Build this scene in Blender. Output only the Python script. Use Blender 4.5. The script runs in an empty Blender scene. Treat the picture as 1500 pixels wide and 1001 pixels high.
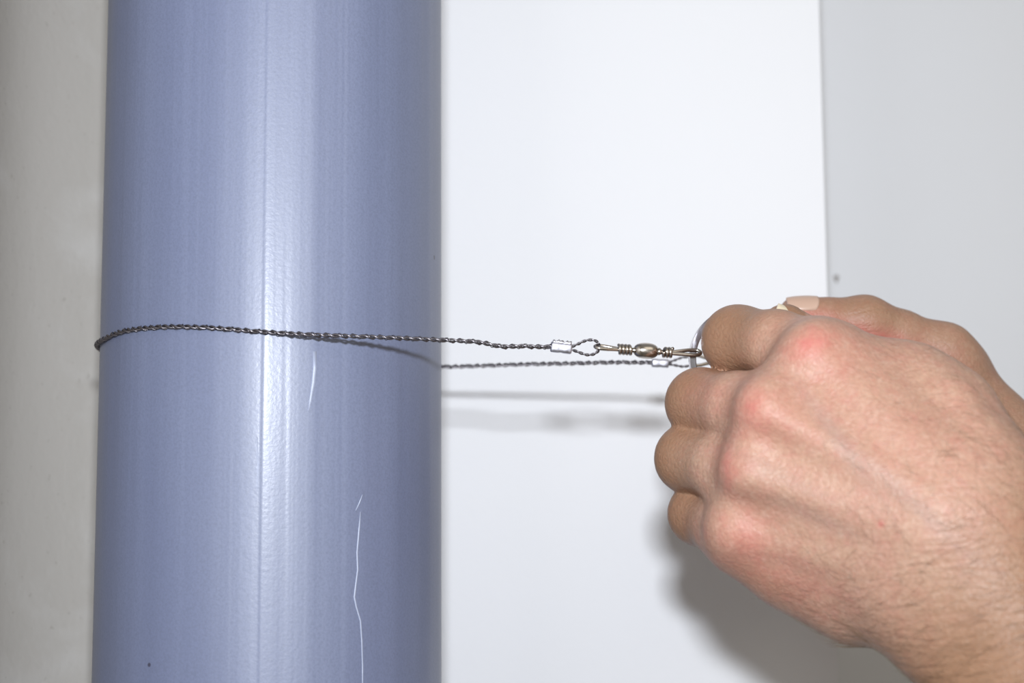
import bpy, bmesh, math, random
import numpy as np
from mathutils import Vector, Matrix

random.seed(7)
S = bpy.context.scene
COL = S.collection
MM = 0.001

# ------------------------------------------------------------------ camera
F = 2500.0                      # focal length in pixels of a 1500 x 1001 frame
CAM = np.array([0.0, 0.0, 1.25])
PITCH = math.radians(7.1)
ROLL = 0.0055
_f = np.array([0, math.cos(PITCH), math.sin(PITCH)])
_u0 = np.array([0, -math.sin(PITCH), math.cos(PITCH)])
_r0 = np.array([1.0, 0, 0])
_u = _u0 * math.cos(ROLL) + _r0 * math.sin(ROLL)
_r = _r0 * math.cos(ROLL) - _u0 * math.sin(ROLL)

cd = bpy.data.cameras.new('camera')
cam = bpy.data.objects.new('camera', cd)
COL.objects.link(cam)
M = Matrix(((_r[0], _u[0], -_f[0], CAM[0]), (_r[1], _u[1], -_f[1], CAM[1]),
            (_r[2], _u[2], -_f[2], CAM[2]), (0, 0, 0, 1)))
cam.matrix_world = M
cd.sensor_width = 36.0
cd.lens = F / 1500 * 36
cd.clip_start = 0.02
cd.dof.use_dof = True
cd.dof.focus_distance = 0.515
cd.dof.aperture_fstop = 9
S.camera = cam

# ------------------------------------------------------------------ world, flash, exposure
w = bpy.data.worlds.new('room_light'); S.world = w; w.use_nodes = True
bg = w.node_tree.nodes['Background']
bg.inputs[0].default_value = (1.0, 0.92, 0.77, 1)
bg.inputs[1].default_value = 0.28
ld = bpy.data.lights.new('flash', 'AREA')
ld.shape = 'RECTANGLE'; ld.size = 0.042; ld.size_y = 0.026
ld.energy = 3.9
ld.color = (0.89, 0.935, 1.0)
flash = bpy.data.objects.new('flash', ld); COL.objects.link(flash)
fl = CAM + _u * 0.100 + _f * 0.0
flash.matrix_world = Matrix(((_r[0], _u[0], -_f[0], fl[0]), (_r[1], _u[1], -_f[1], fl[1]),
                             (_r[2], _u[2], -_f[2], fl[2]), (0, 0, 0, 1)))
rl = bpy.data.lights.new('room_lamp', 'AREA')      # large warm room light, to the right behind the viewer
rl.shape = 'RECTANGLE'; rl.size = 0.9; rl.size_y = 0.9; rl.energy = 3.0; rl.color = (1.0, 0.92, 0.78)
room = bpy.data.objects.new('room_lamp', rl); COL.objects.link(room)
room.location = (0.75, -0.65, 2.15)
room.rotation_euler = (Vector((0, 0.6, 1.25)) - Vector(room.location)).to_track_quat('-Z', 'Y').to_euler()
vs = S.view_settings
vs.view_transform = 'Standard'; vs.look = 'None'; vs.gamma = 1; vs.use_curve_mapping = False
vs.exposure = 0.0

# ------------------------------------------------------------------ helpers
def c2w(p):
    """camera millimetres (right, down, depth) -> world metres; p (..., 3)"""
    p = np.asarray(p, float) * MM
    return CAM + p[..., 0:1] * _r - p[..., 1:2] * _u + p[..., 2:3] * _f

def pc(px, py, z):
    """where a sight line through (px, py) reaches depth z (mm), camera mm"""
    return np.array([(px - 750) / F * z, (py - 500.5) / F * z, z])

def P(px, py, z):
    return c2w(pc(px, py, z)[None])[0]

def raydir(px, py):
    d = _f + (px - 750) / F * _r - (py - 500.5) / F * _u
    return d

def link_mesh(name, verts, faces, mat=None, parent=None, smooth=True):
    me = bpy.data.meshes.new(name)
    me.from_pydata([tuple(v) for v in verts], [], [tuple(f) for f in faces])
    me.update()
    if smooth:
        me.polygons.foreach_set('use_smooth', [True] * len(me.polygons))
    o = bpy.data.objects.new(name, me)
    COL.objects.link(o)
    if mat: me.materials.append(mat)
    if parent is not None:
        o.parent = parent
        o.matrix_parent_inverse = Matrix.Translation(-parent.location)
    return o

def tag(o, label=None, cat=None, kind=None, group=None):
    if label: o['label'] = label
    if cat: o['category'] = cat
    if kind: o['kind'] = kind
    if group: o['group'] = group
    return o

def empty(name, loc, label, cat):
    o = bpy.data.objects.new(name, None); COL.objects.link(o)
    o.location = tuple(loc); o.empty_display_size = 0.01
    return tag(o, label, cat)

class MB:
    """collects shapes for one mesh"""
    def __init__(s): s.v = []; s.f = []
    def add(s, v, f):
        n = len(s.v); s.v += [tuple(x) for x in v]; s.f += [tuple(i + n for i in q) for q in f]
    def box(s, a, b):
        (x0, y0, z0), (x1, y1, z1) = a, b
        v = [(x0, y0, z0), (x1, y0, z0), (x1, y1, z0), (x0, y1, z0), (x0, y0, z1), (x1, y0, z1), (x1, y1, z1), (x0, y1, z1)]
        s.add(v, [(0, 3, 2, 1), (4, 5, 6, 7), (0, 1, 5, 4), (1, 2, 6, 5), (2, 3, 7, 6), (3, 0, 4, 7)])
    def sweep(s, pts, rad, n=8, closed=False, prof=None):
        """tube along pts; rad scalar or list; prof: optional (n,2) profile"""
        pts = np.asarray(pts, float); m = len(pts)
        T = np.zeros_like(pts)
        if closed:
            T = np.roll(pts, -1, 0) - np.roll(pts, 1, 0)
        else:
            T[1:-1] = pts[2:] - pts[:-2]; T[0] = pts[1] - pts[0]; T[-1] = pts[-1] - pts[-2]
        T /= np.linalg.norm(T, axis=1)[:, None] + 1e-12
        a = np.array([0, 0, 1.0]) if abs(T[0][2]) < 0.9 else np.array([1.0, 0, 0])
        N = np.cross(T[0], a); N /= np.linalg.norm(N)
        rads = np.full(m, rad) if np.isscalar(rad) else np.asarray(rad)
        if prof is None:
            ang = np.arange(n) * 2 * math.pi / n
            prof = np.stack([np.cos(ang), np.sin(ang)], 1)
        n = len(prof)
        V = []
        for i in range(m):
            N = N - T[i] * np.dot(N, T[i]); N /= np.linalg.norm(N)
            B = np.cross(T[i], N)
            V.append(pts[i] + rads[i] * (prof[:, :1] * N + prof[:, 1:] * B))
        V = np.concatenate(V)
        Fc = []
        for i in range(m if closed else m - 1):
            j = (i + 1) % m
            for k in range(n):
                l = (k + 1) % n
                Fc.append((i * n + k, i * n + l, j * n + l, j * n + k))
        if not closed:
            Fc.append(tuple(range(n - 1, -1, -1))); Fc.append(tuple((m - 1) * n + k for k in range(n)))
        s.add(V, Fc)
    def lathe(s, o, axis, prof, n=24):
        """prof: list of (t along axis, radius)"""
        o = np.asarray(o, float); axis = np.asarray(axis, float); axis = axis / np.linalg.norm(axis)
        a = np.array([0, 0, 1.0]) if abs(axis[2]) < 0.9 else np.array([1.0, 0, 0])
        N = np.cross(axis, a); N /= np.linalg.norm(N); B = np.cross(axis, N)
        V = []; Fc = []
        for t, r in prof:
            for k in range(n):
                an = 2 * math.pi * k / n
                V.append(o + axis * t + r * (math.cos(an) * N + math.sin(an) * B))
        for i in range(len(prof) - 1):
            for k in range(n):
                l = (k + 1) % n
                Fc.append((i * n + k, i * n + l, (i + 1) * n + l, (i + 1) * n + k))
        Fc.append(tuple(range(n - 1, -1, -1))); Fc.append(tuple((len(prof) - 1) * n + k for k in range(n)))
        s.add(V, Fc)
    def build(s, name, mat, parent=None, smooth=True):
        return link_mesh(name, s.v, s.f, mat, parent, smooth)

# ------------------------------------------------------------------ materials
class NT:
    def __init__(s, name):
        s.m = bpy.data.materials.new(name); s.m.use_nodes = True
        s.t = s.m.node_tree; s.n = s.t.nodes; s.b = s.n['Principled BSDF']
        s.tc = s.n.new('ShaderNodeTexCoord')
    def link(s, a, b): s.t.links.new(a, b)
    def mapping(s, scale=(1, 1, 1), rot=(0, 0, 0), loc=(0, 0, 0)):
        m = s.n.new('ShaderNodeMapping'); s.link(s.tc.outputs['Object'], m.inputs[0])
        m.inputs['Scale'].default_value = scale; m.inputs['Rotation'].default_value = rot; m.inputs['Location'].default_value = loc
        return m.outputs[0]
    def noise(s, scale, detail=3, rough=0.5, vec=None, dist=0.0):
        x = s.n.new('ShaderNodeTexNoise'); x.inputs['Scale'].default_value = scale
        x.inputs['Detail'].default_value = detail; x.inputs['Roughness'].default_value = rough
        x.inputs['Distortion'].default_value = dist
        s.link(vec if vec is not None else s.tc.outputs['Object'], x.inputs['Vector'])
        return x.outputs['Fac']
    def voronoi(s, scale, vec=None, feature='F1', out='Distance'):
        x = s.n.new('ShaderNodeTexVoronoi'); x.feature = feature; x.inputs['Scale'].default_value = scale
        s.link(vec if vec is not None else s.tc.outputs['Object'], x.inputs['Vector'])
        return x.outputs[out]
    def ramp(s, fac, stops):
        r = s.n.new('ShaderNodeValToRGB'); s.link(fac, r.inputs[0])
        e = r.color_ramp.elements
        while len(e) < len(stops): e.new(0.5)
        for el, (p, c) in zip(e, stops):
            el.position = p; el.color = (c, c, c, 1) if np.isscalar(c) else (*c, 1)
        return r.outputs[0]
    def mix(s, fac, a, b, mode='MIX'):
        x = s.n.new('ShaderNodeMix'); x.data_type = 'RGBA'; x.blend_type = mode
        for v, i in ((fac, 0), (a, 6), (b, 7)):
            if isinstance(v, bpy.types.NodeSocket): s.link(v, x.inputs[i])
            elif i == 0: x.inputs[0].default_value = v
            else: x.inputs[i].default_value = (*v, 1)
        return x.outputs[2]
    def math(s, op, a, b=0.0):
        x = s.n.new('ShaderNodeMath'); x.operation = op
        for i, v in enumerate((a, b)):
            if isinstance(v, bpy.types.NodeSocket): s.link(v, x.inputs[i])
            else: x.inputs[i].default_value = v
        return x.outputs[0]
    def bump(s, height, strength, dist, normal=None):
        x = s.n.new('ShaderNodeBump'); x.inputs['Strength'].default_value = strength
        x.inputs['Distance'].default_value = dist
        s.link(height, x.inputs['Height'])
        if normal is not None: s.link(normal, x.inputs['Normal'])
        return x.outputs[0]
    def set(s, **k):
        for key, v in k.items():
            key = {'color': 'Base Color', 'rough': 'Roughness', 'metal': 'Metallic', 'spec': 'Specular IOR Level', 'normal': 'Normal'}.get(key, key)
            if isinstance(v, bpy.types.NodeSocket): s.link(v, s.b.inputs[key])
            else: s.b.inputs[key].default_value = (*v, 1) if isinstance(v, tuple) and len(v) == 3 else v
        return s.m

def wall_mat(name, base, dark, dirt_amt=0.15, rough=0.75):
    t = NT(name)
    big = t.noise(4.0, 4, 0.55)
    col = t.mix(t.ramp(big, [(0.35, 0.0), (0.75, dirt_amt)]), base, dark)
    b = t.bump(t.noise(260, 4, 0.6), 0.25, 0.0006)
    return t.set(color=col, rough=rough, spec=0.25, normal=b)

m_wall = wall_mat('white_paint', (0.80, 0.805, 0.83), (0.70, 0.69, 0.68))
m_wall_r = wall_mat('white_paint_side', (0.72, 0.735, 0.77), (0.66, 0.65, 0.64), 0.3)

def left_wall_mat():
    t = NT('dusty_beige_plaster')
    streak = t.noise(1.0, 4, 0.55, t.mapping((8, 8, 1.2)))
    smear = t.noise(14.0, 5, 0.6, t.mapping((1, 1.0, 1.6)), 0.6)
    c = t.mix(t.ramp(streak, [(0.35, 0.0), (0.7, 1.0)]), (0.54, 0.51, 0.47), (0.455, 0.43, 0.39))
    c = t.mix(t.ramp(smear, [(0.48, 0.0), (0.70, 0.7)]), c, (0.60, 0.58, 0.55))
    sp = t.noise(420, 2, 0.5)
    c = t.mix(t.ramp(sp, [(0.68, 0.0), (0.76, 0.35)]), c, (0.25, 0.22, 0.18))
    b = t.bump(t.noise(300, 4, 0.6), 0.3, 0.0006)
    return t.set(color=c, rough=0.8, spec=0.2, normal=b)
m_left = left_wall_mat()

def pipe_mat():
    t = NT('blue_grey_plastic')
    streak = t.noise(1.0, 3, 0.5, t.mapping((110, 110, 1.5)))
    cloud = t.noise(9.0, 4, 0.55, t.mapping((1, 1, 0.5)), 0.5)
    base = t.mix(t.ramp(streak, [(0.3, 0.0), (0.7, 1.0)]), (0.132, 0.156, 0.258), (0.150, 0.176, 0.282))
    base = t.mix(t.ramp(cloud, [(0.42, 0.0), (0.72, 0.35)]), base, (0.18, 0.205, 0.285))
    grain = t.noise(1500, 2, 0.6)
    base = t.mix(t.ramp(grain, [(0.3, 0.50), (0.62, 0.0)]), base, (0.10, 0.12, 0.19))
    speck = t.voronoi(90)
    cellr = t.voronoi(90, out='Color')
    sel = t.math('GREATER_THAN', cellr, 0.86)
    sm = t.math('MULTIPLY', t.ramp(speck, [(0.0, 1.0), (0.055, 0.9), (0.075, 0.0)]), sel)
    base = t.mix(sm, base, (0.03, 0.03, 0.06))
    h = t.noise(900, 3, 0.6)
    b = t.bump(h, 0.12, 0.0004)
    b = t.bump(streak, 0.35, 0.0012, b)
    rg = t.ramp(cloud, [(0.3, 0.46), (0.7, 0.58)])
    m = t.set(color=base, rough=rg, spec=0.95, normal=b)
    t.b.inputs['Coat Weight'].default_value = 0.25
    t.b.inputs['Coat Roughness'].default_value = 0.26
    t.link(b, t.b.inputs['Coat Normal'])
    return m
m_pipe = pipe_mat()

t = NT('scraped_plastic')
m_scratch = t.set(color=t.mix(t.noise(500, 2), (0.33, 0.37, 0.50), (0.42, 0.46, 0.58)), rough=0.4)

def metal(name, col, rough, nz=400, amt=0.1):
    t = NT(name)
    n = t.noise(nz, 3)
    r = t.ramp(n, [(0.3, rough), (0.7, rough + amt)])
    c = t.mix(n, tuple(x * 0.85 for x in col), col)
    return t.set(color=c, rough=r, metal=1.0)
m_cable = metal('dull_steel_wire', (0.21, 0.195, 0.21), 0.30)
m_nickel = metal('nickel', (0.60, 0.55, 0.50), 0.16)
m_chrome = metal('chrome', (0.56, 0.55, 0.61), 0.13, 200, 0.06)
m_alu = metal('aluminium', (0.62, 0.62, 0.69), 0.36, 900, 0.2)

def skin_mat():
    t = NT('skin')
    at = t.n.new('ShaderNodeAttribute'); at.attribute_name = 'skin'
    sep = t.n.new('ShaderNodeSeparateColor'); t.link(at.outputs['Color'], sep.inputs[0])
    red, tan_and_shade, crs = sep.outputs[0], sep.outputs[1], sep.outputs[2]
    vein = at.outputs['Alpha']
    n1 = t.noise(70, 4, 0.6); n2 = t.noise(260, 4, 0.65); n3 = t.noise(900, 3, 0.6); n4 = t.noise(480, 3, 0.6)
    c = t.mix(t.ramp(n1, [(0.35, 0.0), (0.68, 1.0)]), (0.465, 0.305, 0.215), (0.44, 0.265, 0.19))
    c = t.mix(t.ramp(n2, [(0.45, 0.0), (0.72, 0.55)]), c, (0.44, 0.21, 0.165))
    c = t.mix(t.ramp(n4, [(0.50, 0.0), (0.70, 0.5)]), c, (0.56, 0.40, 0.31))
    c = t.mix(t.ramp(n3, [(0.35, 0.4), (0.6, 0.0)]), c, (0.28, 0.16, 0.105))
    c = t.mix(t.math('MULTIPLY', tan_and_shade, 0.9), c, (0.255, 0.145, 0.078))
    c = t.mix(t.math('MULTIPLY', vein, 0.4), c, (0.28, 0.23, 0.20))
    rr = t.math('MULTIPLY', red, t.ramp(n2, [(0.3, 0.65), (0.65, 1.0)]))
    c = t.mix(rr, c, (0.52, 0.135, 0.12))
    # fine relief: skin cells, creases
    v = t.voronoi(620, t.mapping((1, 1.0, 1.0)), 'DISTANCE_TO_EDGE')
    b = t.bump(t.ramp(v, [(0.0, 0.0), (0.22, 1.0)]), 0.35, 0.00018)
    b = t.bump(t.noise(420, 4, 0.65), 0.5, 0.0005, b)
    wv = t.n.new('ShaderNodeTexWave'); wv.wave_type = 'BANDS'; wv.bands_direction = 'Z'
    wv.inputs['Scale'].default_value = 120; wv.inputs['Distortion'].default_value = 9.0
    wv.inputs['Detail'].default_value = 4; wv.inputs['Detail Scale'].default_value = 1.2
    t.link(t.mapping((0.45, 0.45, 1), (0, math.radians(12), 0)), wv.inputs['Vector'])
    wn = t.math('MULTIPLY', t.ramp(wv.outputs['Fac'], [(0.05, 0.0), (0.5, 1.0)]), crs)
    b = t.bump(wn, 0.28, 0.0004, b)
    m = t.set(color=c, rough=0.48, spec=0.38, normal=b)
    t.b.inputs['Subsurface Weight'].default_value = 0.12
    t.b.inputs['Subsurface Radius'].default_value = (1.0, 0.35, 0.2)
    t.b.inputs['Subsurface Scale'].default_value = 0.003
    return m
m_skin = skin_mat()
t = NT('finger_nail')
m_nail = t.set(color=t.mix(t.noise(90, 2), (0.47, 0.31, 0.235), (0.54, 0.37, 0.285)), rough=0.3, spec=0.5)
t = NT('thumb_nail')
m_nail2 = t.set(color=t.mix(t.noise(90, 2), (0.72, 0.60, 0.42), (0.78, 0.68, 0.50)), rough=0.35, spec=0.45)
t = NT('brown_hair')
m_hair = t.set(color=t.mix(t.noise(60, 2), (0.13, 0.075, 0.04), (0.21, 0.13, 0.07)), rough=0.5)
t = NT('floor_screed')
m_floor = t.set(color=t.mix(t.noise(12, 5), (0.34, 0.33, 0.31), (0.45, 0.44, 0.42)), rough=0.8)
t = NT('dark_stain')
m_stain = t.set(color=t.mix(t.noise(800, 2), (0.22, 0.20, 0.18), (0.33, 0.30, 0.28)), rough=0.8)

# ------------------------------------------------------------------ setting
YB, YR, XL, XC = 0.645, 0.745, -0.170, 0.1205
H = 2.5
def structure(name, a, b, mat):
    mb = MB(); mb.box(a, b)
    return tag(mb.build(name, mat, None, False), kind='structure')
floor = structure('floor', (-0.9, -1.6, -0.1), (1.3, 1.0, 0.0), m_floor)
structure('ceiling', (-0.9, -1.6, H), (1.3, 1.0, H + 0.1), m_wall)
# left wall, its plaster coved into the back wall
RC = 0.095
prof = [(-0.9, -0.4), (XL, -0.4)] + [(XL + RC - RC * math.cos(a), YB - RC + RC * math.sin(a)) for a in np.linspace(0, math.pi / 2, 25)] + [(XL + RC, 1.0), (-0.9, 1.0)]  # unseen near stretch of the wall lengthened to block ambient light from the left
n = len(prof)
wl = link_mesh('wall_left', [(x, y, 0.0) for x, y in prof] + [(x, y, H) for x, y in prof],
               [(k, (k + 1) % n, n + (k + 1) % n, n + k) for k in range(n)] + [tuple(range(n))[::-1], tuple(range(n, 2 * n))], m_left, None, False)
for pl in wl.data.polygons:
    if 2 <= pl.index < 2 + 24: pl.use_smooth = True
tag(wl, kind='structure')
structure('wall_back', (XL + RC, YB, 0.0), (XC, 1.0, H), m_wall)
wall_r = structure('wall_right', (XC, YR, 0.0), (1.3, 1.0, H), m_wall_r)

# small chip and faint stains on the recessed wall
def blob_on_plane(px, py, Y, rx, rz, name, parent):
    d = raydir(px, py); c = CAM + d * ((Y - CAM[1]) / d[1])
    V = [c + np.array([0, -0.0006, 0])]; n = 14
    for k in range(n):
        a = 2 * math.pi * k / n; q = 1 + 0.25 * math.sin(3 * a + px)
        V.append(c + np.array([rx * q * math.cos(a), -0.0002, rz * q * math.sin(a)]))
    for k in range(n):
        a = 2 * math.pi * k / n; q = 1 + 0.25 * math.sin(3 * a + px)
        V.append(c + np.array([rx * q * math.cos(a), 0.0004, rz * q * math.sin(a)]))
    Fc = [(0, 1 + k, 1 + (k + 1) % n) for k in range(n)]
    Fc += [(1 + k, 1 + n + k, 1 + n + (k + 1) % n, 1 + (k + 1) % n) for k in range(n)]
    return link_mesh(name, V, Fc, m_stain, parent)
blob_on_plane(1225, 408, YR, 0.0010, 0.0017, 'wall_chip', wall_r)

# ------------------------------------------------------------------ pipe
PX, PY, PR = -0.0770, 0.546, 0.0542
def pipe_r(th):
    """radius by angle; th = 0 faces the room, positive towards +X"""
    d = np.degrees(th)
    r = PR + 0.00005 * np.sin(9 * th + 1) + 0.00003 * np.sin(23 * th)
    # extrusion seam: a low lip falling away on its right
    a = d - 5.0
    r = r + np.where((a > 0) & (a < 7), 0.00013 * (1 - a / 7), 0) + np.where((a <= 0) & (a > -0.35), 0.00013 * (1 + a / 0.35), 0)
    # second shallow drag line
    a = d - 30.0
    r = r - 0.00005 * np.exp(-(a / 0.8) ** 2)
    a = d - 20.0
    r = r + 0.00010 * np.exp(-(a / 2.2) ** 2)
    return r
def ray_pipe(px, py, lift=0.0):
    d = raydir(px, py); R = PR + lift
    ox, oy = CAM[0] - PX, CAM[1] - PY
    A = d[0] ** 2 + d[1] ** 2; B = ox * d[0] + oy * d[1]; Cc = ox * ox + oy * oy - R * R
    D = max(B * B - A * Cc, 0.0)
    s = (-B - math.sqrt(D)) / A
    p = CAM + d * s
    return math.atan2(p[0] - PX, -(p[1] - PY)), p[2]
def on_pipe(th, z, lift=0.0):
    r = float(pipe_r(np.array(th))) + lift
    return np.array([PX + r * math.sin(th), PY - r * math.cos(th), z])

NA = 900
ths = np.linspace(-math.pi, math.pi, NA, endpoint=False)
rs = pipe_r(ths)
zs = [0.0, 0.4, 0.8, 1.1, 1.25, 1.4, 1.6, 2.0, H]
V = []; Fc = []
for z in zs:
    for a, r in zip(ths, rs): V.append((PX + r * math.sin(a), PY - r * math.cos(a), z))
for i in range(len(zs) - 1):
    for k in range(NA):
        l = (k + 1) % NA
        Fc.append((i * NA + k, i * NA + l, (i + 1) * NA + l, (i + 1) * NA + k))
pipe = link_mesh('drain_pipe', V, Fc, m_pipe)
tag(pipe, 'thick blue-grey plastic pipe standing upright before the white wall', 'pipe')

def scratch(pts, widths):
    n = len(pts); V = []; Fc = []
    for (x, y), wd in zip(pts, widths):
        for dx, lift in ((-wd / 2, -0.0002), (-wd / 2, 0.00010), (wd / 2, 0.00010), (wd / 2, -0.0002)):
            th, z = ray_pipe(x + dx, y); V.append(on_pipe(th, z, lift))
    for i in range(n - 1):
        for k in range(3):
            a = i * 4 + k; Fc.append((a, a + 1, a + 5, a + 4))
    Fc += [(0, 1, 2, 3), (4 * n - 1, 4 * n - 2, 4 * n - 3, 4 * n - 4)]
    return link_mesh('scratch', V, Fc, m_scratch, pipe)
scratch([(461, 515), (461, 540), (459, 562), (455, 585), (452, 602)], [5, 5, 5, 3.5, 1])
scratch([(531, 725), (526, 738), (521, 748)], [1, 1.8, 0.8])
scratch([(528, 750), (526, 775), (523, 810), (524, 835), (521, 858), (519, 875), (522, 890), (528, 910), (530, 940), (531, 975), (531, 1010)],
        [1, 2, 2, 2, 2, 2.2, 2, 2, 2, 1.6, 1.2])
scratch([(377, 640), (378, 680), (377, 720)], [0.6, 1.6, 0.6])

# ------------------------------------------------------------------ wire saw
saw = None
def at_Y(px, py, Y):
    d = raydir(px, py); return CAM + d * ((Y - CAM[1]) / d[1])
def bez(pts, n):
    """Catmull-Rom through pts, n samples per span"""
    p = np.asarray(pts, float)
    p = np.vstack([2 * p[0] - p[1], p, 2 * p[-1] - p[-2]])
    out = []
    for i in range(1, len(p) - 2):
        for k in range(n):
            t = k / n
            out.append(0.5 * ((2 * p[i]) + (-p[i - 1] + p[i + 1]) * t + (2 * p[i - 1] - 5 * p[i] + 4 * p[i + 1] - p[i + 2]) * t * t
                              + (-p[i - 1] + 3 * p[i] - 3 * p[i + 1] + p[i + 2]) * t ** 3))
    out.append(p[-2]); return np.array(out)
def resample(p, step):
    d = np.linalg.norm(np.diff(p, axis=0), axis=1); s = np.concatenate([[0], np.cumsum(d)])
    m = max(int(s[-1] / step), 2); q = np.linspace(0, s[-1], m)
    return np.stack([np.interp(q, s, p[:, k]) for k in range(3)], 1)
def twist(mb, path, r_off, r_tube, pitch, strands, n=6, step=0.0003, phase=0.0):
    p = resample(path, step)
    T = np.gradient(p, axis=0); T /= np.linalg.norm(T, axis=1)[:, None]
    N = np.cross(T, [0, 0, 1.0]); N /= np.linalg.norm(N, axis=1)[:, None] + 1e-9
    B = np.cross(T, N)
    s = np.arange(len(p)) * step
    for k in range(strands):
        a = 2 * math.pi * (s / pitch + k / strands) + phase
        q = p + r_off * (np.cos(a)[:, None] * N + np.sin(a)[:, None] * B)
        mb.sweep(q, r_tube, n)

LIFT = 0.00095
key = []
for px, py in ((154, 496.5), (163, 491), (180, 485), (210, 480.5), (250, 478.3), (300, 479.5), (345, 483)):
    key.append(ray_pipe(px, py, LIFT))
th_t, z_t = ray_pipe(389, 487, LIFT)
zb = at_Y(500, 538.5, 0.5985)[2]
th_b = math.atan2(-0.061 - PX, -(0.5985 - PY))      # back tangent (about 163 degrees)
th_b_wrapped = th_b - 2 * math.pi                    # reached going round the left side and the back
th_l = key[0][0]
# height round the pipe: from the back tangent to the left silhouette
zl = key[0][1]
ang = [th_b_wrapped, (th_b_wrapped * 2 + th_l) / 3, (th_b_wrapped + 2 * th_l) / 3 , th_l - 0.12]
hgt = [zb, zb + (zl - zb) * 0.15, zb + (zl - zb) * 0.45, zl - (zl - zb) * 0.10]
A_ = ang + [k[0] for k in key] + [th_t]
Z_ = hgt + [k[1] for k in key] + [z_t]
# resample smooth
aa = np.linspace(A_[0], A_[-1], 260); zz = np.interp(aa, A_, Z_)
ker = np.ones(9) / 9; zs_ = np.convolve(np.pad(zz, 4, 'edge'), ker, 'valid')
wrap = np.array([on_pipe(a, z, LIFT) for a, z in zip(aa, zs_)])
front = bez([wrap[-1], P(455, 490.5, 494.3), P(560, 494.5, 496.5), P(648, 498.5, 499), P(690, 500.5, 500), P(712, 503.5, 500.5), P(735, 508, 501), P(765, 507.5, 502), P(790, 508.5, 503), P(812, 508, 503.6)], 12)
back = bez([P(957, 531.5, 568), P(900, 531, 571), P(840, 532.5, 574), P(780, 533.5, 577.5), P(720, 535.5, 582), P(650, 537.5, 587), wrap[0]], 12)
path = np.vstack([back[:-1], wrap, front[1:]])
saw = empty('wire_saw', P(830, 507, 503.5), 'twisted steel wire saw looped round the pipe and pulled tight by both hands', 'wire saw')
mb = MB()
twist(mb, path, 0.00038, 0.00034, 0.0052, 2, 6)
cable = mb.build('cable', m_cable, saw)
mb = MB()
twist(mb, path, 0.00072, 0.00015, 0.0039, 1, 5, 0.0003, 1.0)
mb.build('wrap_wire', m_cable, cable)

def sleeve(c0, c1, wmm, hmm, seam):
    """folded aluminium ferrule from c0 to c1 (camera px triples)"""
    a, b = P(*c0), P(*c1); ax = b - a; L = np.linalg.norm(ax); ax /= L
    up = _u - ax * np.dot(_u, ax); up /= np.linalg.norm(up); side = np.cross(ax, up)
    prof = []
    for k in range(28):
        an = 2 * math.pi * k / 28; cx, cy = math.cos(an), math.sin(an)
        x = abs(cx) ** 0.7 * np.sign(cx) * wmm / 2; y = abs(cy) ** 0.7 * np.sign(cy) * hmm / 2
        prof.append((x, y))
    stations = [(0.0, 0.80), (0.02, 0.95), (0.06, 1.0), (0.35, 1.0), (0.5, 0.90), (0.62, 0.98), (0.94, 1.0), (0.98, 0.95), (1.0, 0.80)]
    V = []; Fc = []; n = 28
    for t_, q in stations:
        for x, y in prof: V.append(a + ax * L * t_ + (side * x * q + up * y * q) * MM)
    for i in range(len(stations) - 1):
        for k in range(n):
            l = (k + 1) % n; Fc.append((i * n + k, i * n + l, (i + 1) * n + l, (i + 1) * n + k))
    Fc.append(tuple(range(n))[::-1]); Fc.append(tuple((len(stations) - 1) * n + k for k in range(n)))
    o = link_mesh('ferrule', V, Fc, m_alu, saw)
    if seam:
        # rolled lip of the fold along the top front edge, ragged
        V = []; Fc = []; m = 14
        for i in range(m):
            t_ = 0.05 + 0.9 * i / (m - 1); rag = 0.25 * math.sin(i * 2.1) + 0.15 * math.sin(i * 5.3)
            for x, y in ((-wmm * .36, hmm * .30), (-wmm * .46, hmm * .42 + rag * .2), (-wmm * .40, hmm * .66 + rag), (-wmm * .1, hmm * .60 + rag), (0.0, hmm * .40)):
                V.append(a + ax * L * t_ + (-side * x * np.sign(np.dot(side, _f)) * -1 + up * y) * MM)
        for i in range(m - 1):
            for k in range(5):
                l = (k + 1) % 5; Fc.append((i * 5 + k, i * 5 + l, (i + 1) * 5 + l, (i + 1) * 5 + k))
        Fc.append((4, 3, 2, 1, 0)); Fc.append(tuple((m - 1) * 5 + k for k in range(5)))
        link_mesh('folded_lip', V, Fc, m_alu, o)
    return o
f1 = sleeve((807, 508, 503.5), (837, 511.5, 504.3), 2.7, 3.2, True)
f2 = sleeve((955, 531.8, 568), (979, 532.8, 568.5), 2.5, 2.9, False)

def loop_path(a, b, hpx, z0, z1):
    """eye of cable from a (px) to b (px) bulging hpx"""
    x0, y0 = a; x1, y1 = b
    pts = []
    for t_, h in ((0, .15), (.25, .55), (.55, 1.0), (.82, .95), (.97, .5), (1.0, 0), (.97, -.5), (.82, -.95), (.55, -1.0), (.25, -.55), (0, -.15)):
        pts.append(P(x0 + (x1 - x0) * t_, y0 + (y1 - y0) * t_ - h * hpx, z0 + (z1 - z0) * t_ + (0.8 if h > 0 else -0.8) * abs(h)))
    return bez(pts, 8)
def cable_eye(a, b, hpx, z0, z1):
    mb = MB(); twist(mb, loop_path(a, b, hpx, z0, z1), 0.00026, 0.00024, 0.0036, 2, 5, 0.00025)
    return mb.build('cable_eye', m_cable, saw)
cable_eye((836, 510.5), (878, 508.5), 10.5, 504.3, 505.5)
cable_eye((978, 532.5), (1017, 529), 6.5, 568.5, 569.5)

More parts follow.
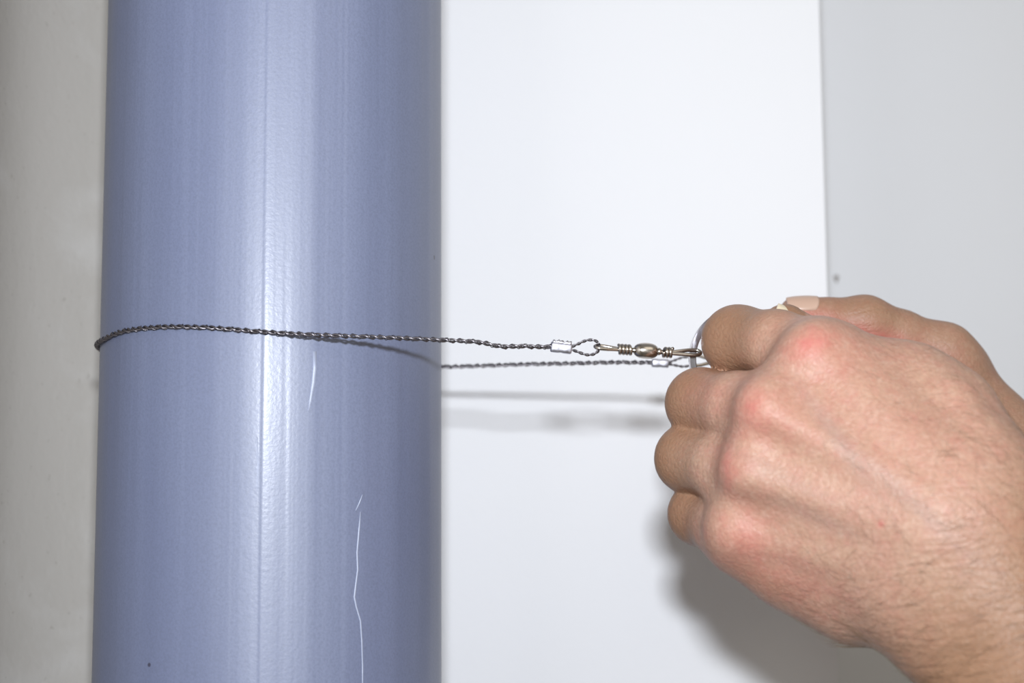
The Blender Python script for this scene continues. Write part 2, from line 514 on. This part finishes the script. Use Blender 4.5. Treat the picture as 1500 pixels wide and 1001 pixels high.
def swivel(ptsA, barrel, ptsB, parent, mat):
    """ptsA: px points (eye end, shaft end, coil end); barrel: (px0, px1); all with y, z"""
    root = MB()
    a, b = P(*barrel[0]), P(*barrel[1]); ax = b - a; L = np.linalg.norm(ax)
    pr = [(0.0, 0.0009), (0.03, 0.0014), (0.12, 0.0019), (0.25, 0.00225), (0.4, 0.0024), (0.6, 0.0024), (0.75, 0.00225), (0.88, 0.0019), (0.97, 0.0014), (1.0, 0.0009)]
    root.lathe(a, ax, [(t_ * L, r) for t_, r in pr], 28)
    o = root.build('swivel_barrel', mat, parent)
    for pts, end in ((ptsA, a), (ptsB, b)):
        eye, neck, coil = (P(*q) for q in pts[:3])
        # neck pin and bead between barrel and coil
        m2 = MB()
        d = coil - end; Ld = np.linalg.norm(d)
        m2.lathe(end - d / Ld * 0.0008, d, [(0, 0.0007), (Ld * .35, 0.0007), (Ld * .55, 0.00115), (Ld * .8, 0.00115), (Ld + .0004, 0.0007), (Ld + .0008, 0.0007)], 14)
        m2.build('swivel_pin', mat, o)
        # wrapped coil
        d = neck - coil; Ld = np.linalg.norm(d); dn = d / Ld
        N = np.cross(dn, [0, 0, 1.0]); N /= np.linalg.norm(N); B = np.cross(dn, N)
        turns = max(2.0, Ld / 0.00105); s = np.linspace(0, 1, int(turns * 18))
        q = coil + s[:, None] * d + 0.00125 * (np.cos(2 * math.pi * turns * s)[:, None] * N + np.sin(2 * math.pi * turns * s)[:, None] * B)
        m3 = MB(); m3.sweep(q, 0.00052, 8); m3.build('swivel_coil', mat, o)
        # bent wire eye: an elongated hairpin
        d = eye - neck; Ld = np.linalg.norm(d); dn = d / Ld
        tilt = pts[3] if len(pts) > 3 else 0.4
        up = _u * math.cos(tilt) + _f * math.sin(tilt); up = up - dn * np.dot(up, dn); up /= np.linalg.norm(up)
        hw = pts[4] if len(pts) > 4 else 0.0016
        pp = []
        for t_, h in ((-.12, .12), (.0, .3), (.25, .55), (.6, .95), (.85, .95), (.96, .6), (1.0, 0), (.96, -.6), (.85, -.95), (.6, -.95), (.25, -.55), (0, -.3), (-.12, -.12)):
            pp.append(neck + d * t_ + up * h * hw)
        m4 = MB(); m4.sweep(bez(pp, 6), 0.00058, 8); m4.build('swivel_eye', mat, o)
    return o
swivel(((872, 508, 505.3), (906, 511.8, 506.3), (925, 513, 506.8), 1.25, 0.0013),
       ((929, 513.3, 507), (963.5, 515, 508)),
       ((1026, 516.5, 511), (985, 517, 508.8), (971, 516.2, 508.4), 0.9, 0.0012), saw, m_nickel)
swivel(((1012, 528, 569.5), (1042, 529, 570.5), (1056, 530, 571), 0.5, 0.0019),
       ((1062, 531, 571.2), (1092, 534, 572)),
       ((1140, 538, 574), (1110, 536, 573), (1097, 535, 572.5), 0.8, 0.0016), saw, m_nickel)

def split_ring(c, R, tiltx, roll, name='pull_ring', tilty=0.05):
    """flat-wire split ring: a double-wound band of rectangular section, centre c (px triple), radius mm"""
    o = P(*c)
    nrm = -_f * math.cos(tiltx) + _r * math.sin(tiltx); 
    e1 = _r * math.cos(tiltx) + _f * math.sin(tiltx); e2 = _u * math.cos(tilty) + _f * math.sin(tilty)
    e2 = e2 - e1 * np.dot(e1, e2); e2 /= np.linalg.norm(e2)
    nrm = np.cross(e1, e2)
    n = 150; pts = []; V = []; Fc = []
    prof = [(-1.0, -.45), (-.8, -.55), (.8, -.55), (1.0, -.45), (1.0, .45), (.8, .55), (-.8, .55), (-1.0, .45)]
    turns = 1.93
    for i in range(n):
        a = roll + 2 * math.pi * turns * i / (n - 1)
        off = (i / (n - 1) - 0.5) * 2 * 0.62
        rad = e1 * math.cos(a) + e2 * math.sin(a)
        for pr, pa in prof:
            V.append(o + rad * (R + pr * 1.02) * MM + nrm * (off + pa) * MM)
    k8 = len(prof)
    for i in range(n - 1):
        for k in range(k8):
            l = (k + 1) % k8; Fc.append((i * k8 + k, i * k8 + l, (i + 1) * k8 + l, (i + 1) * k8 + k))
    Fc.append(tuple(range(k8))[::-1]); Fc.append(tuple((n - 1) * k8 + k for k in range(k8)))
    ob = link_mesh(name, V, Fc, m_chrome, saw, False)
    return ob
split_ring((1084, 526, 514), 14.5, 0.07, 0.6)
split_ring((1192, 556, 577), 14.3, 0.5, 0.6)

# ------------------------------------------------------------------ hands: implicit surfaces meshed by surface nets
class Field:
    def __init__(s, xs, ys, zs):
        s.ax = [np.asarray(a, np.float32) for a in (xs, ys, zs)]
        s.shape = tuple(len(a) for a in s.ax)
    def new(s): return np.full(s.shape, 60.0, np.float32)
    def cone(s, D, a, b, ra, rb, k):
        """smooth-union of a tapered capsule into D"""
        a = np.asarray(a, np.float32); b = np.asarray(b, np.float32)
        R = max(ra, rb) + max(k, 2) + 12
        sl = []
        for d in range(3):
            lo, hi = min(a[d], b[d]) - R, max(a[d], b[d]) + R
            i0 = int(np.searchsorted(s.ax[d], lo)); i1 = int(np.searchsorted(s.ax[d], hi))
            if i1 <= i0: return
            sl.append(slice(i0, i1))
        X = s.ax[0][sl[0]][:, None, None] - a[0]; Y = s.ax[1][sl[1]][None, :, None] - a[1]; Z = s.ax[2][sl[2]][None, None, :] - a[2]
        ba = b - a; L2 = float(np.dot(ba, ba)) + 1e-6
        t = np.clip((X * ba[0] + Y * ba[1] + Z * ba[2]) / L2, 0, 1)
        d = np.sqrt((X - t * ba[0]) ** 2 + (Y - t * ba[1]) ** 2 + (Z - t * ba[2]) ** 2) - (ra + (rb - ra) * t)
        E = D[tuple(sl)]
        if k > 0:
            h = np.maximum(k - np.abs(E - d), 0) / k
            D[tuple(sl)] = np.minimum(E, d) - h * h * k * 0.25
        else:
            D[tuple(sl)] = np.minimum(E, d)
    def chain(s, D, pts, k):
        for p, q in zip(pts[:-1], pts[1:]):
            s.cone(D, pc(*p[:3]), pc(*q[:3]), p[3], q[3], k)
def smin(a, b, k):
    h = np.maximum(k - np.abs(a - b), 0) / k
    return np.minimum(a, b) - h * h * k * 0.25

def surface_nets(field, D):
    ax = field.ax
    ins = D < 0
    nx, ny, nz = D.shape
    cnt = np.zeros((nx - 1, ny - 1, nz - 1), np.int8)
    for i in (0, 1):
        for j in (0, 1):
            for k in (0, 1): cnt += ins[i:nx - 1 + i, j:ny - 1 + j, k:nz - 1 + k]
    I, J, K = np.where((cnt > 0) & (cnt < 8))
    idx = np.full(cnt.shape, -1, np.int64); idx[I, J, K] = np.arange(len(I))
    acc = np.zeros((len(I), 3)); n = np.zeros(len(I))
    corners = [(i, j, k) for i in (0, 1) for j in (0, 1) for k in (0, 1)]
    for c0 in corners:
        for d in range(3):
            if c0[d]: continue
            c1 = list(c0); c1[d] = 1
            i0 = (I + c0[0], J + c0[1], K + c0[2]); i1 = (I + c1[0], J + c1[1], K + c1[2])
            v0 = D[i0]; v1 = D[i1]; m = (v0 < 0) != (v1 < 0)
            t = np.where(m, v0 / np.where(m, v0 - v1, 1), 0)
            p0 = np.stack([ax[e][i0[e]] for e in range(3)], 1); p1 = np.stack([ax[e][i1[e]] for e in range(3)], 1)
            acc += np.where(m[:, None], p0 + t[:, None] * (p1 - p0), 0); n += m
    V = acc / n[:, None]
    faces = []
    # x edges
    for d in range(3):
        a = [slice(None)] * 3; b = [slice(None)] * 3
        a[d] = slice(0, -1); b[d] = slice(1, None)
        s0, s1 = ins[tuple(a)], ins[tuple(b)]
        e = np.where(s0 != s1); pos = s0[e]
        e = list(e)
        o = [(d + 1) % 3, (d + 2) % 3]
        ok = (e[o[0]] > 0) & (e[o[1]] > 0) & (e[o[0]] < D.shape[o[0]] - 1) & (e[o[1]] < D.shape[o[1]] - 1)
        e = [q[ok] for q in e]; pos = pos[ok]
        def cell(da, db):
            q = [x.copy() for x in e]; q[o[0]] -= da; q[o[1]] -= db
            return idx[tuple(q)]
        q = np.stack([cell(1, 1), cell(0, 1), cell(0, 0), cell(1, 0)], 1)
        q = np.where(pos[:, None], q, q[:, ::-1])
        faces.append(q)
    return V, np.concatenate(faces)

def axis_coords(lo, hi, f0, f1, h, grow=1.12, hmax=7):
    """uniform step h in [f0, f1], growing outside"""
    mid = list(np.arange(f0, f1 + h, h))
    x, st = mid[-1], h
    while x < hi: st = min(st * grow, hmax); x += st; mid.append(x)
    x, st = mid[0], h; pre = []
    while x > lo: st = min(st * grow, hmax); x -= st; pre.append(x)
    return np.array(pre[::-1] + mid)

def smooth_mesh(V, Q, it, lam=0.4):
    e = np.concatenate([Q[:, [0, 1]], Q[:, [1, 2]], Q[:, [2, 3]], Q[:, [3, 0]]])
    n = np.zeros(len(V)); np.add.at(n, e[:, 0], 1)
    for _ in range(it):
        s = np.zeros_like(V); np.add.at(s, e[:, 0], V[e[:, 1]])
        m = n > 0
        V[m] += lam * (s[m] / n[m][:, None] - V[m])
    return V

def px_of(V):
    return np.stack([750 + V[:, 0] / V[:, 2] * F, 500.5 + V[:, 1] / V[:, 2] * F, V[:, 2]], 1)

def gauss(p, cx, cy, rx, ry, rot=0.0):
    dx, dy = p[:, 0] - cx, p[:, 1] - cy
    c, s = math.cos(rot), math.sin(rot)
    return np.exp(-(((dx * c + dy * s) / rx) ** 2 + ((-dx * s + dy * c) / ry) ** 2))

def hand_object(name, V, Q, red, tan_and_shade, crs, vein):
    o = link_mesh(name, c2w(V), Q[:, ::-1].tolist(), m_skin)
    at = o.data.color_attributes.new('skin', 'FLOAT_COLOR', 'POINT')
    c = np.ones((len(V), 4), np.float32); c[:, 0] = np.clip(red, 0, 1); c[:, 1] = np.clip(tan_and_shade, 0, 1); c[:, 2] = np.clip(crs, 0, 1); c[:, 3] = np.clip(vein, 0, 1)
    at.data.foreach_set('color', c.ravel())
    return o

def nail(parent, c, along, normal, length, width, mat):
    """curved nail plate; c world centre, along towards the fingertip"""
    al = np.asarray(along, float); al /= np.linalg.norm(al)
    nr = np.asarray(normal, float); nr -= al * np.dot(nr, al); nr /= np.linalg.norm(nr)
    sd = np.cross(al, nr)
    nu, nv = 13, 15; V = []; Fc = []
    def pt(u, v, dz):
        wv = width * (0.86 + 0.14 * math.cos((v + 0.2) * 1.2))
        e = 1 - 0.22 * abs(u) ** 3 * (1 if v > 0 else 1.2)
        x = u * wv / 2; y = v * length / 2 * e
        z = -(u * u) * width * 0.20 - max(0, v) ** 2 * length * 0.04 - max(0, -v - .5) * length * .03
        return c + (sd * x + al * y + nr * (z + dz)) * MM
    for dz in (0.0, -0.7):
        for i in range(nv):
            for j in range(nu): V.append(pt(2 * j / (nu - 1) - 1, 2 * i / (nv - 1) - 1, dz))
    N = nu * nv
    for i in range(nv - 1):
        for j in range(nu - 1):
            a = i * nu + j
            Fc.append((a, a + 1, a + nu + 1, a + nu)); Fc.append((N + a, N + a + nu, N + a + nu + 1, N + a + 1))
    ring = [j for j in range(nu)] + [i * nu + nu - 1 for i in range(1, nv)] + [(nv - 1) * nu + j for j in range(nu - 2, -1, -1)] + [i * nu for i in range(nv - 2, 0, -1)]
    for a, b in zip(ring, ring[1:] + ring[:1]): Fc.append((b, a, N + a, N + b))
    return link_mesh('nail', V, Fc, mat, parent)

# ---- near hand (a left hand, its back to the room)
xs = axis_coords(28, 260, 36, 146, 0.9); ys = axis_coords(-24, 262, -16, 98, 0.9); zs3 = axis_coords(345, 552, 418, 548, 0.9)
fd = Field(xs, ys, zs3)
MCP = [(1204, 527, 477, 10.8), (1140, 606, 471, 10.6), (1116, 696, 472, 10.3), (1096, 784, 478, 9.4)]
BASE = [(1385, 690, 457, 12.0), (1372, 742, 452, 13.0), (1348, 795, 453, 13.0), (1320, 845, 459, 12.0)]
PIP = [(1081, 500, 507, 10.3), (1027, 591, 502, 10.0), (1011, 672, 501, 9.9), (1026, 753, 502, 9.0)]
DIP = [(1116, 497, 528, 8.0), (1062, 600, 526, 8.3), (1046, 680, 525, 8.1), (1058, 752, 524, 7.0)]
TIP = [(1168, 512, 515, 7.4), (1118, 606, 514, 7.4), (1104, 684, 514, 7.2), (1108, 750, 514, 6.4)]
palm = fd.new()
for m, b in zip(MCP, BASE): fd.chain(palm, [m, b], 9)
for i in range(3):                                   # flesh between neighbouring metacarpals
    a, b, c, d = MCP[i], MCP[i + 1], BASE[i], BASE[i + 1]
    mid = [tuple(0.5 * (p + q) for p, q in zip(a, b)), tuple(0.5 * (p + q) for p, q in zip(c, d))]
    mid = [(x, y, z + 2.0, r - 1.0) for x, y, z, r in mid]
    fd.chain(palm, mid, 9)
fd.chain(palm, [(1235, 535, 482, 9.5), (1330, 575, 479, 12.0), (1388, 613, 472, 12.0), (1440, 692, 462, 12.5)], 9)
fd.chain(palm, [(1090, 786, 480, 9.6), (1168, 827, 480, 11.4), (1258, 864, 474, 13.2), (1345, 860, 462, 13.0)], 9)
fd.chain(palm, [(1200, 620, 488, 13), (1330, 720, 480, 15)], 10)
fd.chain(palm, [(1170, 720, 488, 13), (1330, 780, 478, 15)], 10)
# wrist and forearm
fd.chain(palm, [(1330, 845, 460, 12.5), (1386, 905, 455, 14.0), (1560, 1170, 428, 17), (1800, 1530, 396, 24), (1950, 1760, 384, 24)], 12)
fd.chain(palm, [(1430, 700, 458, 12.5), (1449, 762, 454, 13.5), (1640, 1070, 430, 18), (1860, 1410, 398, 26), (2030, 1680, 384, 24)], 12)
fd.chain(palm, [(1400, 780, 454, 14), (1420, 835, 453, 14), (1600, 1120, 429, 19), (1830, 1470, 397, 28), (1990, 1720, 384, 28)], 12)
# webs at the finger roots
for x, y, z, r in ((1172, 572, 488, 7.5), (1122, 656, 485, 7.2), (1098, 742, 485, 6.8)):
    fd.chain(palm, [(x, y, z, r), (x + 60, y + 30, z - 6, r + 2)], 3)
# knuckle heads under the skin
for x, y, z, r in ((1190, 517, 471, 7.2), (1122, 598, 465, 7.2), (1098, 690, 466, 6.8), (1078, 774, 471.5, 6.4)):
    fd.cone(palm, pc(x, y, z + 0.4), pc(x + 16, y + 7, z + 0.4), r, r * 0.8, 7)
# extensor tendons
for a, b in (((1200, 528, 467), (1390, 700, 446)), ((1128, 606, 460.5), (1385, 745, 441)), ((1098, 696, 462), (1370, 790, 442)), ((1085, 782, 469), (1340, 835, 449))):
    fd.cone(palm, pc(*a), pc(*b), 1.5, 1.7, 6)
# tendon of the thumb along the upper edge
fd.chain(palm, [(1352, 560, 471, 4.0), (1395, 590, 462, 4.0), (1428, 640, 455, 4.2), (1470, 720, 448, 4.5)], 5)
res = None
for m, p, d, tp in zip(MCP, PIP, DIP, TIP):
    g = fd.new()
    r0 = (m[0] + (p[0] - m[0]) * .15, m[1] + (p[1] - m[1]) * .15, m[2] + (p[2] - m[2]) * .15 + 1, m[3] * 0.97)
    midp = (0.5 * (m[0] + p[0]), 0.5 * (m[1] + p[1]), 0.5 * (m[2] + p[2]) - 1.6) + (0.5 * (m[3] + p[3]) * 0.98,)
    if m is MCP[0]: midp = (1138, 505, midp[2] + 1.0, 9.6); r0 = (r0[0], r0[1] - 4, r0[2] + 1, 10.0)
    fd.chain(g, [r0, midp, p, d, tp], 3)
    g = smin(palm, g, 6.0)
    res = g if res is None else smin(res, g, 0.5)
th = fd.new()
fd.chain(th, [(1400, 680, 476, 13), (1312, 590, 499, 11.5), (1230, 536, 521, 9.2), (1182, 508, 526, 8.2), (1150, 480, 528, 7.4)], 4)
res = smin(res, smin(palm, th, 7), 0.9)
V, Q = surface_nets(fd, res)
V = smooth_mesh(V, Q, 3)
p = px_of(V)
front = np.clip((500 - p[:, 2]) / 12, 0, 1)
red = 0.60 * gauss(p, 1188, 503, 32, 18, -0.5) + 0.20 * gauss(p, 1210, 520, 75, 50) + 0.42 * gauss(p, 1100, 598, 20, 34) + 0.18 * gauss(p, 1130, 615, 60, 50) \
    + 0.42 * gauss(p, 1066, 686, 16, 32) + 0.3 * gauss(p, 1085, 780, 40, 40) + 0.25 * gauss(p, 1150, 850, 110, 40, 0.45) + 0.18 * gauss(p, 1035, 575, 30, 30) \
    + 0.9 * gauss(p, 1291, 768, 4.2, 4.2) + 0.12 * gauss(p, 1300, 650, 160, 120)
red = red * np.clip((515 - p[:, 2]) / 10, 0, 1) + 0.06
tan_and_shade = np.clip((p[:, 2] - 480) / 14, 0, 1) * 0.85 * (p[:, 0] < 1180) + np.clip((p[:, 0] + 0.9 * p[:, 1] - 2060) / 240, 0, 1) * 1.0 + 0.10 + 0.35 * gauss(p, 1120, 850, 60, 18, 0.5)  # browner fingers and forearm, partly painted shade; the dark lower edge is painted shade
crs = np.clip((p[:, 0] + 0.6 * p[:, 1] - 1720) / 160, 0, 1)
vein = gauss(p, 1225, 640, 95, 13, 0.95) + 0.9 * gauss(p, 1330, 730, 100, 12, 0.75) + 0.6 * gauss(p, 1200, 760, 80, 12, 0.45) + 0.5 * gauss(p, 1150, 700, 90, 12, 0.5)
hand = hand_object('hand', V, Q, red, tan_and_shade, crs, vein * front)
tag(hand, 'nearer hand with its back and reddened knuckles to the viewer, fist closed on a ring', 'hand')
nail(hand, P(1159, 457.0, 523.0), -_r * 0.85 + _u * 0.5, _u * 0.70 - _f * 0.55 + _r * .45, 9, 11, m_nail2)

# ---- fine dark hairs on the wrist and back of the nearer hand
def hairs(V, Q, parent, count, seed):
    rng = np.random.default_rng(seed)
    c = V[Q].mean(1); a = V[Q[:, 1]] - V[Q[:, 0]]; b = V[Q[:, 3]] - V[Q[:, 0]]
    nr = np.cross(a, b); ar = np.linalg.norm(nr, axis=1) + 1e-9; nr /= ar[:, None]
    nr *= np.where(nr[:, 2] > 0, -1, 1)[:, None]            # towards the room
    pp = px_of(c)
    dens = np.clip((pp[:, 0] + 0.75 * pp[:, 1] - 1830) / 300, 0, 1) ** 1.2 + 0.25 * np.clip((pp[:, 0] + 0.3 * pp[:, 1] - 1390) / 150, 0, 1) + 0.35 * gauss(pp, 1230, 880, 80, 50, 0.5)
    dens *= (pp[:, 0] < 1640) * (pp[:, 1] < 1250) * (pp[:, 2] < 476)
    pr = dens * ar; pr /= pr.sum()
    hv, hf = [], []
    for i in rng.choice(len(Q), count, p=pr):
        n_ = nr[i]; tdir = np.array([-0.35 + rng.normal(0, .30), -0.10 + rng.normal(0, .30) - (0.5 if pp[i, 1] < 800 else -0.5) * 0.3, 0.0])
        if pp[i, 1] > 860: tdir = np.array([-0.9 + rng.normal(0, .2), 0.25 + rng.normal(0, .25), 0])
        tdir -= n_ * np.dot(tdir, n_); tdir /= np.linalg.norm(tdir) + 1e-9
        L = rng.uniform(4, 10); sd = np.cross(n_, tdir); cv = rng.normal(0, 0.18)
        base = len(hv); m = 5
        for k in range(m):
            u = k / (m - 1)
            q = c[i] + tdir * L * u + sd * cv * L * u * u + n_ * (0.03 + 0.9 * u * (1 - 0.45 * u)) 
            rr = 0.030 * (1 - 0.75 * u)
            for ang_ in (0.0, 2.09, 4.19): hv.append(q + rr * (math.cos(ang_) * sd + math.sin(ang_) * n_))
        for k in range(m - 1):
            for j in range(3):
                l = (j + 1) % 3; hf.append((base + 3 * k + j, base + 3 * k + l, base + 3 * k + 3 + l, base + 3 * k + 3 + j))
    o = link_mesh('body_hair', c2w(np.array(hv)), hf, m_hair, parent)
    o['kind'] = 'stuff'
    return o
hairs(V, Q, hand, 3600, 5)

# ---- far hand (a right hand, palm to the room, thumb on top)
xs = axis_coords(60, 330, 80, 176, 1.1); ys = axis_coords(-24, 220, -20, 40, 1.0, 1.08, 4); zs3 = axis_coords(490, 632, 540, 626, 1.1)
fd = Field(xs, ys, zs3)
MCP = [(1275, 560, 606, 10.5), (1262, 640, 608, 10.5), (1265, 715, 606, 10), (1278, 785, 602, 9)]
BASE = [(1450, 655, 592, 12), (1448, 695, 594, 12.5), (1444, 735, 592, 12.5), (1440, 772, 588, 12)]
PIP = [(1170, 560, 594, 9.4), (1150, 642, 594, 9.2), (1155, 722, 593, 8.8), (1180, 792, 591, 7.8)]
DIP = [(1160, 560, 571, 8.4), (1140, 644, 571, 8.2), (1146, 724, 571, 8.0), (1172, 792, 571, 7)]
TIP = [(1212, 566, 569, 7.6), (1192, 648, 569, 7.4), (1196, 726, 569, 7.2), (1220, 792, 570, 6.4)]
palm = fd.new()
for m, b in zip(MCP, BASE): fd.chain(palm, [m, b], 9)
for i in range(3):
    a, b, c, d = MCP[i], MCP[i + 1], BASE[i], BASE[i + 1]
    fd.chain(palm, [tuple(0.5 * (u + v) for u, v in zip(a, b)), tuple(0.5 * (u + v) for u, v in zip(c, d))], 9)
fd.chain(palm, [(1300, 780, 596, 10), (1400, 790, 586, 13), (1450, 780, 582, 13)], 9)
fd.chain(palm, [(1400, 582, 568, 11.0), (1440, 626, 566, 12.6), (1545, 720, 562, 16), (1800, 925, 545, 24), (2000, 1110, 528, 26)], 10)
fd.chain(palm, [(1440, 660, 580, 13), (1500, 720, 572, 14), (1740, 960, 550, 24), (1930, 1150, 532, 26)], 12)
fd.chain(palm, [(1440, 740, 584, 13), (1470, 770, 574, 14), (1680, 1010, 552, 22), (1870, 1200, 536, 25)], 12)
fd.chain(palm, [(1395, 540, 570, 10.5), (1330, 570, 590, 10), (1290, 560, 600, 10)], 9)
fd.chain(palm, [(1388, 568, 566, 10.5), (1425, 645, 572, 13.5)], 9)
fd.cone(palm, pc(1386, 514, 560), pc(1398, 527, 560), 8.2, 8.0, 5)
res = None
for m, q_, d, tp in zip(MCP, PIP, DIP, TIP):
    g = fd.new(); fd.chain(g, [m, q_, d, tp], 3); g = smin(palm, g, 5.5)
    res = g if res is None else smin(res, g, 0.9)
th = fd.new()
fd.chain(th, [(1396, 545, 565, 10.2), (1380, 523, 563, 9.8), (1320, 494, 560, 8.8), (1266, 476, 559, 9.0), (1215, 470, 557, 7.5), (1169, 461.8, 556, 6.4)], 1.5)
fd.cone(th, pc(1266, 468, 556), pc(1272, 470, 556), 6.6, 6.6, 5)
res = smin(res, smin(palm, th, 6), 0.9)
V, Q = surface_nets(fd, res)
V = smooth_mesh(V, Q, 3)
p = px_of(V)
red = 0.85 * gauss(p, 1290, 502, 90, 18, 0.3) + 0.4 * gauss(p, 1175, 462, 40, 14) + 0.06  # red band below the thumb paints in the shade of the web fold
tan_and_shade = 0.5 + 0.3 * gauss(p, 1265, 455, 60, 30)
crs = 0.8 * gauss(p, 1272, 455, 30, 40) + np.clip((p[:, 0] - 1400) / 60, 0, 1) * 0.8
hand2 = hand_object('hand', V, Q, red, tan_and_shade, crs, np.zeros(len(V)))
tag(hand2, 'farther hand mostly hidden behind the nearer fist, its thumb lying along the top', 'hand')
nail(hand2, P(1176, 436.9, 552.35), -_r * 0.99 - _u * 0.02, _u * 0.84 - _f * 0.54, 10.5, 8.6, m_nail)
